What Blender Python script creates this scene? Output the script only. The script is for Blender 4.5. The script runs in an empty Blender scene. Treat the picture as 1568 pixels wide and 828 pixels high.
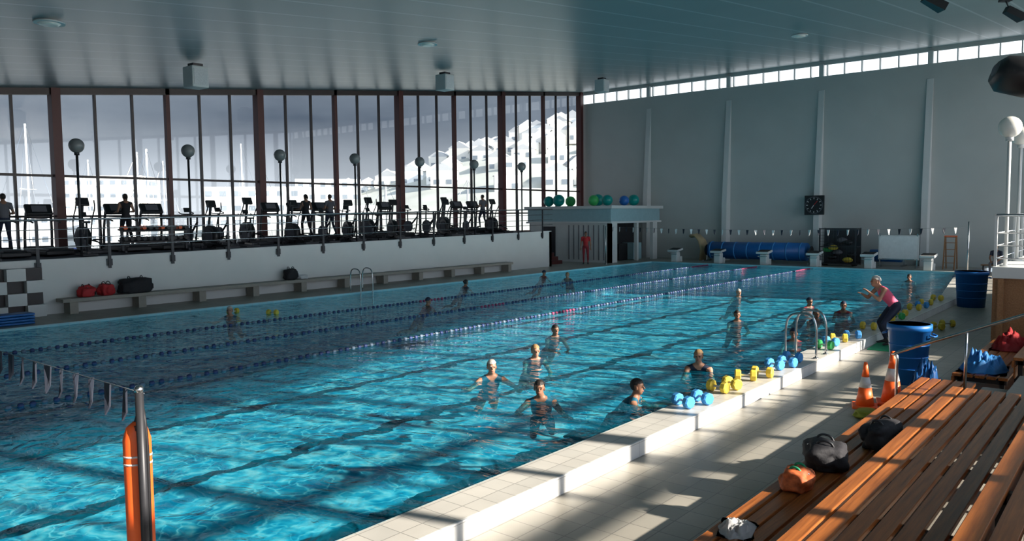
import bpy, bmesh, math, random
from mathutils import Vector, Matrix, noise
R=random.Random(7)
V=Vector
scene=bpy.context.scene
# ------------------------------------------------------------------ materials
MATS={}
def nt(name):
    m=bpy.data.materials.new(name); m.use_nodes=True
    n=m.node_tree; b=n.nodes['Principled BSDF']; return m,n,b
def mat(name,col,rough=0.5,metal=0.0,var=0.12,scale=6.0,bump=0.0,emit=0.0,spec=0.5,alpha=None):
    if name in MATS: return MATS[name]
    m,n,b=nt(name); L=n.links
    tc=n.nodes.new('ShaderNodeTexCoord'); no=n.nodes.new('ShaderNodeTexNoise')
    no.inputs['Scale'].default_value=scale; no.inputs['Detail'].default_value=4
    L.new(tc.outputs['Object'],no.inputs['Vector'])
    mr=n.nodes.new('ShaderNodeMapRange'); mr.inputs['To Min'].default_value=1-var; mr.inputs['To Max'].default_value=1+var
    L.new(no.outputs['Fac'],mr.inputs['Value'])
    mx=n.nodes.new('ShaderNodeVectorMath'); mx.operation='SCALE'; mx.inputs[0].default_value=col[:3]
    L.new(mr.outputs[0],mx.inputs['Scale']); L.new(mx.outputs[0],b.inputs['Base Color'])
    b.inputs['Roughness'].default_value=rough; b.inputs['Metallic'].default_value=metal
    b.inputs['Specular IOR Level'].default_value=spec
    if bump>0:
        bp=n.nodes.new('ShaderNodeBump'); bp.inputs['Strength'].default_value=bump; bp.inputs['Distance'].default_value=0.02
        L.new(no.outputs['Fac'],bp.inputs['Height']); L.new(bp.outputs[0],b.inputs['Normal'])
    if emit>0:
        b.inputs['Emission Color'].default_value=(*col[:3],1); b.inputs['Emission Strength'].default_value=emit
    MATS[name]=m; return m
def tile_mat(name,c1,c2,mortar,w,h,axes='XY',rough=0.4,msize=0.02):
    m,n,b=nt(name); L=n.links
    tc=n.nodes.new('ShaderNodeTexCoord'); sp=n.nodes.new('ShaderNodeSeparateXYZ'); cb=n.nodes.new('ShaderNodeCombineXYZ')
    L.new(tc.outputs['Object'],sp.inputs[0])
    L.new(sp.outputs[axes[0]],cb.inputs[0]); L.new(sp.outputs[axes[1]],cb.inputs[1])
    br=n.nodes.new('ShaderNodeTexBrick'); L.new(cb.outputs[0],br.inputs['Vector'])
    br.offset=0.0; br.inputs['Scale'].default_value=1.0
    br.inputs['Brick Width'].default_value=w; br.inputs['Row Height'].default_value=h
    br.inputs['Mortar Size'].default_value=msize*min(w,h); br.inputs['Mortar Smooth'].default_value=0.2
    br.inputs['Color1'].default_value=(*c1,1); br.inputs['Color2'].default_value=(*c2,1); br.inputs['Mortar'].default_value=(*mortar,1)
    no=n.nodes.new('ShaderNodeTexNoise'); no.inputs['Scale'].default_value=1.3; no.inputs['Detail'].default_value=6
    L.new(tc.outputs['Object'],no.inputs['Vector'])
    mr=n.nodes.new('ShaderNodeMapRange'); mr.inputs['To Min'].default_value=0.75; mr.inputs['To Max'].default_value=1.2
    L.new(no.outputs['Fac'],mr.inputs['Value'])
    mx=n.nodes.new('ShaderNodeVectorMath'); mx.operation='SCALE'
    L.new(br.outputs['Color'],mx.inputs[0]); L.new(mr.outputs[0],mx.inputs['Scale']); L.new(mx.outputs[0],b.inputs['Base Color'])
    b.inputs['Roughness'].default_value=rough
    bp=n.nodes.new('ShaderNodeBump'); bp.inputs['Strength'].default_value=0.3; bp.inputs['Distance'].default_value=-0.01
    L.new(br.outputs['Fac'],bp.inputs['Height']); L.new(bp.outputs[0],b.inputs['Normal'])
    MATS[name]=m; return m
def wood_mat(name,c1,c2,rough=0.35):
    m,n,b=nt(name); L=n.links
    tc=n.nodes.new('ShaderNodeTexCoord'); mp=n.nodes.new('ShaderNodeMapping'); mp.inputs['Scale'].default_value=(14,0.6,14)
    L.new(tc.outputs['Object'],mp.inputs[0])
    no=n.nodes.new('ShaderNodeTexNoise'); no.inputs['Scale'].default_value=2.5; no.inputs['Detail'].default_value=8; no.inputs['Roughness'].default_value=0.65
    L.new(mp.outputs[0],no.inputs['Vector'])
    cr=n.nodes.new('ShaderNodeValToRGB'); cr.color_ramp.elements[0].position=0.3; cr.color_ramp.elements[1].position=0.7
    cr.color_ramp.elements[0].color=(*c1,1); cr.color_ramp.elements[1].color=(*c2,1)
    L.new(no.outputs['Fac'],cr.inputs[0]); L.new(cr.outputs[0],b.inputs['Base Color'])
    b.inputs['Roughness'].default_value=rough
    bp=n.nodes.new('ShaderNodeBump'); bp.inputs['Strength'].default_value=0.15; bp.inputs['Distance'].default_value=0.01
    L.new(no.outputs['Fac'],bp.inputs['Height']); L.new(bp.outputs[0],b.inputs['Normal'])
    MATS[name]=m; return m
def schlick(n,normal,f0,f1=1.0):
    L=n.links; g=n.nodes.new('ShaderNodeNewGeometry'); d=n.nodes.new('ShaderNodeVectorMath'); d.operation='DOT_PRODUCT'
    L.new(g.outputs['Incoming'],d.inputs[0]); L.new(normal if normal is not None else g.outputs['Normal'],d.inputs[1])
    a=n.nodes.new('ShaderNodeMath'); a.operation='ABSOLUTE'; L.new(d.outputs['Value'],a.inputs[0])
    s=n.nodes.new('ShaderNodeMath'); s.operation='SUBTRACT'; s.use_clamp=True; s.inputs[0].default_value=1; L.new(a.outputs[0],s.inputs[1])
    p=n.nodes.new('ShaderNodeMath'); p.operation='POWER'; p.inputs[1].default_value=5; L.new(s.outputs[0],p.inputs[0])
    m=n.nodes.new('ShaderNodeMath'); m.operation='MULTIPLY_ADD'; m.inputs[1].default_value=f1-f0; m.inputs[2].default_value=f0; L.new(p.outputs[0],m.inputs[0])
    return m.outputs[0]
def glass_mat(name,tint,f0):
    m=bpy.data.materials.new(name); m.use_nodes=True; n=m.node_tree; n.nodes.clear(); L=n.links
    o=n.nodes.new('ShaderNodeOutputMaterial'); t=n.nodes.new('ShaderNodeBsdfTransparent'); t.inputs[0].default_value=(*tint,1)
    g=n.nodes.new('ShaderNodeBsdfGlossy'); g.inputs['Roughness'].default_value=0.02
    no=n.nodes.new('ShaderNodeTexNoise'); no.inputs['Scale'].default_value=0.4
    bp=n.nodes.new('ShaderNodeBump'); bp.inputs['Strength'].default_value=0.02; L.new(no.outputs['Fac'],bp.inputs['Height']); L.new(bp.outputs[0],g.inputs['Normal'])
    mx=n.nodes.new('ShaderNodeMixShader'); L.new(schlick(n,None,f0,1.0),mx.inputs[0]); L.new(t.outputs[0],mx.inputs[1]); L.new(g.outputs[0],mx.inputs[2]); L.new(mx.outputs[0],o.inputs[0])
    MATS[name]=m; return m

white=mat('white_paint',(0.64,0.65,0.64),0.55,var=0.06,scale=1.5)
steel=mat('steel',(0.55,0.56,0.57),0.25,metal=1.0,var=0.05)
dsteel=mat('dark_steel',(0.035,0.035,0.04),0.45,metal=0.3)
black=mat('black_plastic',(0.010,0.010,0.012),0.45)
rubber=mat('black_rubber',(0.02,0.02,0.02),0.8)
oxide=mat('oxide_red_column',(0.085,0.017,0.015),0.5)
frame=mat('dark_window_frame',(0.03,0.017,0.017),0.45)
blue=mat('blue_plastic',(0.008,0.13,0.42),0.4)
lblue=mat('foam_blue',(0.06,0.32,0.72),0.6)
yellow=mat('foam_yellow',(0.75,0.55,0.06),0.6)
green=mat('mat_green',(0.01,0.28,0.13),0.7)
orange=mat('rescue_orange',(0.9,0.13,0.02),0.45,var=0.08)
red=mat('red_cloth',(0.45,0.02,0.025),0.75,bump=0.3)
dred=mat('dark_red_cloth',(0.25,0.02,0.03),0.8,bump=0.4)
blackcloth=mat('black_cloth',(0.015,0.014,0.018),0.8,bump=0.4,scale=18)
whitecloth=mat('white_cloth',(0.65,0.65,0.66),0.85,bump=0.4,scale=20)
concrete=mat('concrete',(0.33,0.31,0.27),0.8,bump=0.3,scale=9)
skinA=mat('skin_light',(0.44,0.22,0.14),0.5,var=0.05)
skinB=mat('skin_tan',(0.28,0.135,0.08),0.5,var=0.05)
hairD=mat('hair_dark',(0.02,0.013,0.01),0.5,bump=0.5,scale=60)
hairG=mat('hair_grey',(0.5,0.47,0.43),0.5,bump=0.5,scale=60)
hairB=mat('hair_blond',(0.36,0.21,0.09),0.5,bump=0.5,scale=60)
eyeM=mat('eye_dark',(0.02,0.015,0.012),0.2)
lipM=mat('lips',(0.4,0.12,0.1),0.5)
navy=mat('navy_cloth',(0.012,0.018,0.045),0.7)
pink=mat('pink_cloth',(0.75,0.10,0.20),0.7)
tealc=mat('teal_swimsuit',(0.01,0.10,0.16),0.5)
greyc=mat('grey_cloth',(0.12,0.12,0.14),0.8)
globe=mat('opal_globe',(0.8,0.78,0.72),0.25,var=0.02)
globe2=mat('grey_globe',(0.22,0.23,0.23),0.25,var=0.02)  # darker grey globe for the gym-side posts
wood=wood_mat('bench_timber',(0.18,0.050,0.011),(0.48,0.155,0.035))
wood2=wood_mat('old_timber',(0.22,0.10,0.04),(0.4,0.2,0.09))

# ------------------------------------------------------------------ mesh builder
class MB:
    def __init__(s): s.bm=bmesh.new(); s.mats=[]
    def mi(s,m):
        if m not in s.mats: s.mats.append(m)
        return s.mats.index(m)
    def _tag(s,vs,m,smooth):
        i=s.mi(m); fs=set()
        for v in vs:
            for f in v.link_faces: fs.add(f)
        for f in fs: f.material_index=i; f.smooth=smooth
    def box(s,c,sz,m,rot=None,bev=0.0):
        M=Matrix.Translation(c)
        if rot is not None: M=M@(rot if isinstance(rot,Matrix) else Matrix.Rotation(rot,4,'Z'))
        M=M@Matrix.Diagonal((sz[0],sz[1],sz[2],1))
        r=bmesh.ops.create_cube(s.bm,size=1,matrix=M); vs=r['verts']
        s._tag(vs,m,False)
        if bev>0:
            es=set(e for v in vs for e in v.link_edges)
            rr=bmesh.ops.bevel(s.bm,geom=list(es),offset=bev,segments=2,affect='EDGES',profile=0.5)
            i=s.mi(m)
            for f in rr['faces']: f.material_index=i
        return vs
    def sph(s,c,r,m,seg=16,rot=None):
        if not hasattr(r,'__len__'): r=(r,r,r)
        M=Matrix.Translation(c)
        if rot is not None: M=M@rot
        M=M@Matrix.Diagonal((r[0],r[1],r[2],1))
        q=bmesh.ops.create_uvsphere(s.bm,u_segments=seg,v_segments=max(6,seg//2+1),radius=1,matrix=M)
        s._tag(q['verts'],m,True); return q['verts']
    def loft(s,pts,rad,m,seg=10,hint=(0,0,1),smooth=True,caps=True):
        pts=[V(p) for p in pts]; n=len(pts)
        if not hasattr(rad,'__len__'): rad=[rad]*n
        rings=[]; i0=s.mi(m); prev=None
        for i,p in enumerate(pts):
            if i==0: t=pts[1]-p
            elif i==n-1: t=p-pts[i-1]
            else: t=(pts[i+1]-p).normalized()+(p-pts[i-1]).normalized()
            t=t.normalized() if t.length>1e-9 else V((0,0,1))
            if prev is None:
                h=V(hint)
                if abs(h.normalized().dot(t))>0.95: h=V((1,0,0)) if abs(t.x)<0.9 else V((0,1,0))
                a=(h-t*h.dot(t)).normalized()
            else:
                a=(prev-t*prev.dot(t)).normalized()
            prev=a; b=t.cross(a)
            r=rad[i]; rx,ry=(r,r) if not hasattr(r,'__len__') else r
            rings.append([s.bm.verts.new(p+a*rx*math.cos(2*math.pi*k/seg)+b*ry*math.sin(2*math.pi*k/seg)) for k in range(seg)])
        for i in range(n-1):
            for k in range(seg):
                f=s.bm.faces.new((rings[i][k],rings[i][(k+1)%seg],rings[i+1][(k+1)%seg],rings[i+1][k])); f.material_index=i0; f.smooth=smooth
        if caps:
            f=s.bm.faces.new(list(reversed(rings[0]))); f.material_index=i0
            f=s.bm.faces.new(rings[-1]); f.material_index=i0
        return rings
    def cyl(s,a,b,r,m,seg=10,r2=None): return s.loft([a,b],[r,r if r2 is None else r2],m,seg)
    def tube(s,pts,r,m,seg=8,sub=6):
        P=[V(p) for p in pts]; out=[]
        if len(P)>2:
            Q=[P[0]*2-P[1]]+P+[P[-1]*2-P[-2]]
            for i in range(1,len(Q)-2):
                for k in range(sub):
                    t=k/sub; p0,p1,p2,p3=Q[i-1],Q[i],Q[i+1],Q[i+2]
                    out.append(0.5*((2*p1)+(p2-p0)*t+(2*p0-5*p1+4*p2-p3)*t*t+(3*p1-p0-3*p2+p3)*t**3))
            out.append(P[-1])
        else: out=P
        return s.loft(out,r,m,seg)
    def prism(s,poly,z0,z1,m,M=None):
        M=M or Matrix.Identity(4)
        a=[s.bm.verts.new(M@V((x,y,z0))) for x,y in poly]; b=[s.bm.verts.new(M@V((x,y,z1))) for x,y in poly]
        n=len(poly); i0=s.mi(m); fs=[s.bm.faces.new(list(reversed(a))),s.bm.faces.new(b)]
        for k in range(n): fs.append(s.bm.faces.new((a[k],a[(k+1)%n],b[(k+1)%n],b[k])))
        for f in fs: f.material_index=i0
    def obj(s,name,loc=(0,0,0),rz=0.0,recalc=True,scale=1.0):
        if recalc: bmesh.ops.recalc_face_normals(s.bm,faces=s.bm.faces[:])
        me=bpy.data.meshes.new(name); s.bm.to_mesh(me); s.bm.free()
        for m in s.mats: me.materials.append(m)
        return place(name,me,loc,rz,scale)
def place(name,me,loc=(0,0,0),rz=0.0,scale=1.0):
    o=bpy.data.objects.new(name,me); scene.collection.objects.link(o)
    o.location=loc; o.rotation_euler=(0,0,rz); o.scale=(scale,)*3
    return o
def RZ(a): return Matrix.Rotation(a,4,'Z')
def RX(a): return Matrix.Rotation(a,4,'X')
def RY(a): return Matrix.Rotation(a,4,'Y')

# ------------------------------------------------------------------ site dimensions
XR=-5.04; XL=-21.4; YF=38.0; YN=-4.0; YK=27.0; XRF=-6.5
XW=-28.4; XG=-23.6; YW=41.6; XE=3.0; YB=-8.0; DK=-0.17; DEPTH=-1.45
def cz(y): return 5.86+0.1085*y
def gz(y): return 1.50+0.012*(y-7)

# ------------------------------------------------------------------ room shell
deckT=tile_mat('deck_tile',(0.38,0.35,0.30),(0.32,0.30,0.26),(0.20,0.19,0.17),0.30,0.30)
copT=tile_mat('coping_tile',(0.60,0.57,0.52),(0.53,0.51,0.47),(0.3,0.29,0.27),0.25,0.25)
copV=tile_mat('coping_face_tile',(0.82,0.82,0.81),(0.76,0.76,0.75),(0.42,0.42,0.41),0.25,0.17,axes='YZ')
b=MB()
b.prism([(-4.54,YB),(XE,YB),(XE,YW),(-5.9,YW),(-5.9,YF+0.1),(-4.54,YK)],-1.7,DK,deckT)
b.prism([(XW,YF+0.0),(-5.9,YF+0.0),(-5.9,YW),(XW,YW)],-1.7,0.0,deckT)
b.prism([(XW,YB),(XL,YB),(XL,YF),(XW,YF)],-1.7,0.02,deckT)
b.prism([(XL,YB),(-4.54,YB),(-4.54,YN),(XL,YN)],-1.7,0.02,deckT)
b.obj('floor')
b=MB()
b.prism([(XR,YN),(-4.54,YN),(-4.54,YK),(-5.9,YF+0.05),(XRF,YF),(XR,YK)],-1.7,0.02,copT)
b.box((-4.527,(YN+YK)/2,-0.075),(0.02,YK-YN,0.19),copV)
b.obj('pool_coping')

# pool floor
m,n,bs=nt('pool_bottom_tile'); L=n.links
tc=n.nodes.new('ShaderNodeTexCoord'); no=n.nodes.new('ShaderNodeTexNoise'); no.inputs['Scale'].default_value=1.5; no.inputs['Detail'].default_value=3.5
L.new(tc.outputs['Object'],no.inputs['Vector'])
sp=n.nodes.new('ShaderNodeSeparateXYZ'); L.new(tc.outputs['Object'],sp.inputs[0])
ad=n.nodes.new('ShaderNodeMath'); ad.operation='MULTIPLY_ADD'; ad.inputs[1].default_value=0.8; L.new(no.outputs['Fac'],ad.inputs[0]); L.new(sp.outputs[0],ad.inputs[2])
sh=n.nodes.new('ShaderNodeMath'); sh.operation='ADD'; sh.inputs[1].default_value=8.05-0.4; L.new(ad.outputs[0],sh.inputs[0])
pp=n.nodes.new('ShaderNodeMath'); pp.operation='PINGPONG'; pp.inputs[1].default_value=1.7; L.new(sh.outputs[0],pp.inputs[0])
lt=n.nodes.new('ShaderNodeMath'); lt.operation='LESS_THAN'; lt.inputs[1].default_value=0.16; L.new(pp.outputs[0],lt.inputs[0])
mx=n.nodes.new('ShaderNodeMix'); mx.data_type='RGBA'; mx.inputs[6].default_value=(0.40,0.78,0.88,1); mx.inputs[7].default_value=(0.003,0.006,0.010,1)
L.new(lt.outputs[0],mx.inputs[0]); L.new(mx.outputs[2],bs.inputs['Base Color']); bs.inputs['Roughness'].default_value=0.6
poolfloor=m
poolwall=tile_mat('pool_wall_tile',(0.35,0.72,0.80),(0.3,0.66,0.75),(0.5,0.6,0.6),0.25,0.25,axes='YZ')
b=MB()
b.box(((XL+XR)/2,(YN+YF)/2,DEPTH-0.1),(XR-XL+1.0,YF-YN+0.5,0.2),poolfloor)
b.box((XL+0.005,(YN+YF)/2,DEPTH/2),(0.02,YF-YN,-DEPTH+0.03),poolwall)
b.box((XR-0.005,(YN+YK)/2,DEPTH/2),(0.02,YK-YN,-DEPTH+0.03),poolwall)
b.box(((XL+XRF)/2,YF-0.005,DEPTH/2),(XRF-XL,0.02,-DEPTH+0.03),poolwall)
b.obj('pool_basin')

# water
m=bpy.data.materials.new('pool_water'); m.use_nodes=True; n=m.node_tree; n.nodes.clear(); L=n.links
o=n.nodes.new('ShaderNodeOutputMaterial'); tc=n.nodes.new('ShaderNodeTexCoord')
n1=n.nodes.new('ShaderNodeTexNoise'); n1.inputs['Scale'].default_value=2.0; n1.inputs['Detail'].default_value=3; n1.inputs['Roughness'].default_value=0.5; n1.inputs['Distortion'].default_value=0.8
mpw=n.nodes.new('ShaderNodeMapping'); mpw.inputs['Scale'].default_value=(1.0,1.5,1.0); mpw.inputs['Rotation'].default_value=(0,0,0.5)
L.new(tc.outputs['Object'],mpw.inputs[0]); L.new(mpw.outputs[0],n1.inputs['Vector'])
bp=n.nodes.new('ShaderNodeBump'); bp.inputs['Strength'].default_value=0.9; bp.inputs['Distance'].default_value=0.10
L.new(n1.outputs['Fac'],bp.inputs['Height'])
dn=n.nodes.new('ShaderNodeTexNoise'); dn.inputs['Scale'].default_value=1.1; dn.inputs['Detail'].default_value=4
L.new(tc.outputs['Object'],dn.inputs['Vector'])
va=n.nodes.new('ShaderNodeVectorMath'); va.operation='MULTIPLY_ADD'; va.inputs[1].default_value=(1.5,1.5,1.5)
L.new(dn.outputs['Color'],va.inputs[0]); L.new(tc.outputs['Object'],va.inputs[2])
vo=n.nodes.new('ShaderNodeTexVoronoi'); vo.feature='DISTANCE_TO_EDGE'; vo.inputs['Scale'].default_value=1.5; L.new(va.outputs[0],vo.inputs['Vector'])  # voronoi web paints caustic light into the surface's transmission colour
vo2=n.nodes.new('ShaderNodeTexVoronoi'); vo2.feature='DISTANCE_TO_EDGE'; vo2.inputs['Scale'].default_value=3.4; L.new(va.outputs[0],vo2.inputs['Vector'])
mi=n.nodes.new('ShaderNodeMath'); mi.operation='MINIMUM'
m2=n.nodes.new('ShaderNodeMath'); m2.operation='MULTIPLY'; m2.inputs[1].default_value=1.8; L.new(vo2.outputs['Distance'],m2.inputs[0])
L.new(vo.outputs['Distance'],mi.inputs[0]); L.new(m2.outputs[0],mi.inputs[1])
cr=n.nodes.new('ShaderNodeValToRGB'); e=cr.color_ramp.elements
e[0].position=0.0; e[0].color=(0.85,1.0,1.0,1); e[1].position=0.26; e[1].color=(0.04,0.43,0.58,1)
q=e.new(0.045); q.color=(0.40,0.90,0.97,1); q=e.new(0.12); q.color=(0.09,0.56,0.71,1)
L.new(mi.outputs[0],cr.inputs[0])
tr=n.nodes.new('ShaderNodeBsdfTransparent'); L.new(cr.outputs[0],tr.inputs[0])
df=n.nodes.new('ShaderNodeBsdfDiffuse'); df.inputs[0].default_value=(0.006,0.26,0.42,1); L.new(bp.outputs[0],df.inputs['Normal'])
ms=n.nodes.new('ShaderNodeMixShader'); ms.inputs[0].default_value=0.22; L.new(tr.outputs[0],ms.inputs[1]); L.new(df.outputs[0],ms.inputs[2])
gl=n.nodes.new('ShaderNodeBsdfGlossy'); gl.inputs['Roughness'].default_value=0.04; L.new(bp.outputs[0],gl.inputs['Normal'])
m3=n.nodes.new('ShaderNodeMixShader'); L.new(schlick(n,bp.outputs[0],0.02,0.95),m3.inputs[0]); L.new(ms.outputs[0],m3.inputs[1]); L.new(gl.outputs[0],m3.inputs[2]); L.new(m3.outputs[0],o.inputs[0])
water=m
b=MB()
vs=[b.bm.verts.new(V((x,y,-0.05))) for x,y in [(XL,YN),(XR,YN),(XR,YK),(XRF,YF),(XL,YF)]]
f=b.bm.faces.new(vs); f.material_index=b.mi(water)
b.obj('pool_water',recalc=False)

# ceiling
m,n,bs=nt('ceiling_boards'); L=n.links
tc=n.nodes.new('ShaderNodeTexCoord'); sp=n.nodes.new('ShaderNodeSeparateXYZ'); L.new(tc.outputs['Object'],sp.inputs[0])
pp=n.nodes.new('ShaderNodeMath'); pp.operation='PINGPONG'; pp.inputs[1].default_value=0.6; L.new(sp.outputs[0],pp.inputs[0])
lt=n.nodes.new('ShaderNodeMath'); lt.operation='LESS_THAN'; lt.inputs[1].default_value=0.035; L.new(pp.outputs[0],lt.inputs[0])
no=n.nodes.new('ShaderNodeTexNoise'); no.inputs['Scale'].default_value=0.5; L.new(tc.outputs['Object'],no.inputs['Vector'])
cr=n.nodes.new('ShaderNodeValToRGB'); cr.color_ramp.elements[0].color=(0.115,0.20,0.215,1); cr.color_ramp.elements[1].color=(0.16,0.26,0.275,1); L.new(no.outputs['Fac'],cr.inputs[0])
mx=n.nodes.new('ShaderNodeMix'); mx.data_type='RGBA'; mx.inputs[7].default_value=(0.30,0.40,0.42,1); L.new(lt.outputs[0],mx.inputs[0]); L.new(cr.outputs[0],mx.inputs[6])
L.new(mx.outputs[2],bs.inputs['Base Color']); bs.inputs['Roughness'].default_value=0.36
ceilM=m
b=MB()
def quadbox(x0,x1,y0,y1,th,mt,zf):
    v=[b.bm.verts.new(V(p)) for p in [(x0,y0,zf(y0)),(x1,y0,zf(y0)),(x1,y1,zf(y1)),(x0,y1,zf(y1)),(x0,y0,zf(y0)+th),(x1,y0,zf(y0)+th),(x1,y1,zf(y1)+th),(x0,y1,zf(y1)+th)]]
    i=b.mi(mt)
    for q in [(0,1,2,3),(7,6,5,4),(0,4,5,1),(1,5,6,2),(2,6,7,3),(3,7,4,0)]:
        f=b.bm.faces.new([v[k] for k in q]); f.material_index=i
quadbox(XW-1.5,XE+.4,YB-0.5,YW+1.0,0.5,ceilM,cz)
b.obj('ceiling')

wallM=mat('far_wall_paint',(0.50,0.52,0.505),0.6,var=0.10,scale=0.6)
topz=cz(YW)
b=MB()
b.box(((XW+XE)/2,YW+0.15,(topz-0.75)/2),(XE-XW,0.3,topz-0.75),wallM)
b.box(((XW+XE)/2,YW+0.15,topz-0.05),(XE-XW,0.3,0.3),wallM)
for k in range(-1,8):
    x=-23.63+k*5.05
    if x<-24 or x>XE: continue
    p=[(YW,0.0),(YW-0.55,0.0),(YW-0.50,3.2),(YW-0.04,8.9),(YW,8.9)]
    a=[b.bm.verts.new(V((x-0.14,y,z))) for y,z in p]; c=[b.bm.verts.new(V((x+0.14,y,z))) for y,z in p]
    i=b.mi(white); b.bm.faces.new(a).material_index=i; b.bm.faces.new(list(reversed(c))).material_index=i
    for j in range(5):
        b.bm.faces.new((a[j],c[j],c[(j+1)%5],a[(j+1)%5])).material_index=i
b.obj('wall_far')
cler=mat('glowing_clerestory_glass',(0.92,0.96,1.0),0.5,emit=1.4,var=0.0)  # panes emit a glow standing in for the bright sky outside
b=MB()
x=XW
while x<XE:
    b.box((x,YW+0.0,topz-0.47),(0.05,0.2,0.56),white); x+=0.842
for k in range(0,7): b.box((-23.63+k*5.05-5.05,YW-0.03,topz-0.47),(0.22,0.2,0.6),white)
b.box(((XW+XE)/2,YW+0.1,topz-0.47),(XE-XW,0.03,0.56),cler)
b.obj('window_clerestory')

b=MB(); b.box(((XW+XE)/2,YB-0.15,cz(YB)/2),(XE-XW,0.3,cz(YB)),white); b.obj('wall_near')
b=MB()
b.box((XE+0.15,(YB+YW)/2,0.3),(0.3,YW-YB,2.4),white)
y=YB
k=0
while y<YW:
    w=0.36 if k%4==0 else 0.12
    zt=cz(y)
    b.box((XE+0.1,y,(1.5+zt)/2),(0.18,w,zt-1.5+0.3),oxide if k%4==0 else frame); y+=1.5; k+=1
for z,t in ((2.58,.15),(3.10,.18),(4.35,.2)): b.box((XE+0.1,(YB+YW)/2,z),(0.14,YW-YB,t),frame)
quadbox(XE-0.0,XE+0.2,YB,YW,0.5,frame,lambda y: cz(y)-0.2)
b.obj('window_right')
glassM=glass_mat('window_glass',(0.88,0.91,0.94),0.06)
cols=[10.5-7.68*2,10.5-7.68,10.5,10.5+7.68,10.5+15.36,10.5+23.04,10.5+30.72]
b=MB()
b.box((XW-0.2,(YB+YW)/2,0.7),(0.25,YW-YB,1.7),white)
b.obj('wall_left_sill')
for i in range(len(cols)-1):
    y0,y1=cols[i],cols[i+1]
    b=MB()
    b.box((XW,y1,(1.2+cz(y1))/2),(0.36,0.28,cz(y1)-1.2),oxide)
    if i==0: b.box((XW,y0,(1.2+cz(y0))/2),(0.36,0.28,cz(y0)-1.2),oxide)
    for k in range(1,6):
        y=y0+(y1-y0)*k/6; th=0.15 if k==3 else 0.07
        b.box((XW,y,(1.5+cz(y))/2),(0.12 if k!=3 else .2,th,cz(y)-1.5),oxide if k==3 else frame)
    for z,t in ((1.58,0.1),(2.75,0.07),(4.1,0.08)):
        b.box((XW,(y0+y1)/2,z),(0.1,y1-y0,t),frame)
    quadbox(XW-0.1,XW+0.1,y0,y1,0.3,frame,lambda y: cz(y)-0.22)
    vs=[b.bm.verts.new(V(p)) for p in [(XW-0.02,y0,1.5),(XW-0.02,y1,1.5),(XW-0.02,y1,cz(y1)-0.05),(XW-0.02,y0,cz(y0)-0.05)]]
    b.bm.faces.new(vs).material_index=b.mi(glassM)
    b.obj('window_%d'%(i+1))

carpet=mat('gym_floor_rubber',(0.035,0.035,0.04),0.7)
b=MB()
YG1=31.7
quadbox(XW+0.2,XG-0.02,YB+.02,YG1,0.12,carpet,lambda y: gz(y)-0.12)
i=b.mi(white)
for (y0,y1) in [(YB+.02,YG1)]:
    v=[b.bm.verts.new(V(p)) for p in [(XG-0.25,y0,0),(XG,y0,0),(XG,y1,0),(XG-0.25,y1,0),(XG-0.25,y0,gz(y0)+0.03),(XG,y0,gz(y0)+0.03),(XG,y1,gz(y1)+0.03),(XG-0.25,y1,gz(y1)+0.03)]]
    for q in [(0,1,2,3),(7,6,5,4),(0,4,5,1),(1,5,6,2),(2,6,7,3),(3,7,4,0)]:
        b.bm.faces.new([v[k] for k in q]).material_index=i
b.box(((XW+XG)/2+.1,YG1-0.1,gz(YG1)/2),(XG-XW-.2,0.2,gz(YG1)-0.02),white)
b.obj('gym_mezzanine')
b=MB()
for dz,r in ((1.12,0.028),(0.85,0.012),(0.6,0.012),(0.35,0.012)):
    b.cyl((XG+0.06,2,gz(2)+dz),(XG+0.06,YG1,gz(YG1)+dz),r,steel,8)
y=2.4
while y<YG1:
    b.box((XG+0.045,y,gz(y)+0.4),(0.03,0.08,1.44),dsteel); b.box((XG+0.02,y,gz(y)-0.15),(0.04,0.16,0.2),dsteel); y+=1.9
b.obj('balcony_railing')
def lamp_post(x,y,z0,z1,r=0.21,mt=dsteel,gm=None):
    b=MB(); b.cyl((0,0,0),(0,0,z1-z0-r),0.035,mt,10); b.cyl((0,0,0),(0,0,0.03),0.1,mt,12)
    b.cyl((0,0,z1-z0-r-0.06),(0,0,z1-z0-r+0.03),0.07,mt,12)
    b.sph((0,0,z1-z0),r,gm or globe,24); b.obj('globe_lamp',(x,y,z0))
for y in (6.0,9.4,12.75,16.15,19.5,22.95,26.35,29.8): lamp_post(XG-0.38,y,gz(y),4.75+0.012*(y-9),gm=globe2)

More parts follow.
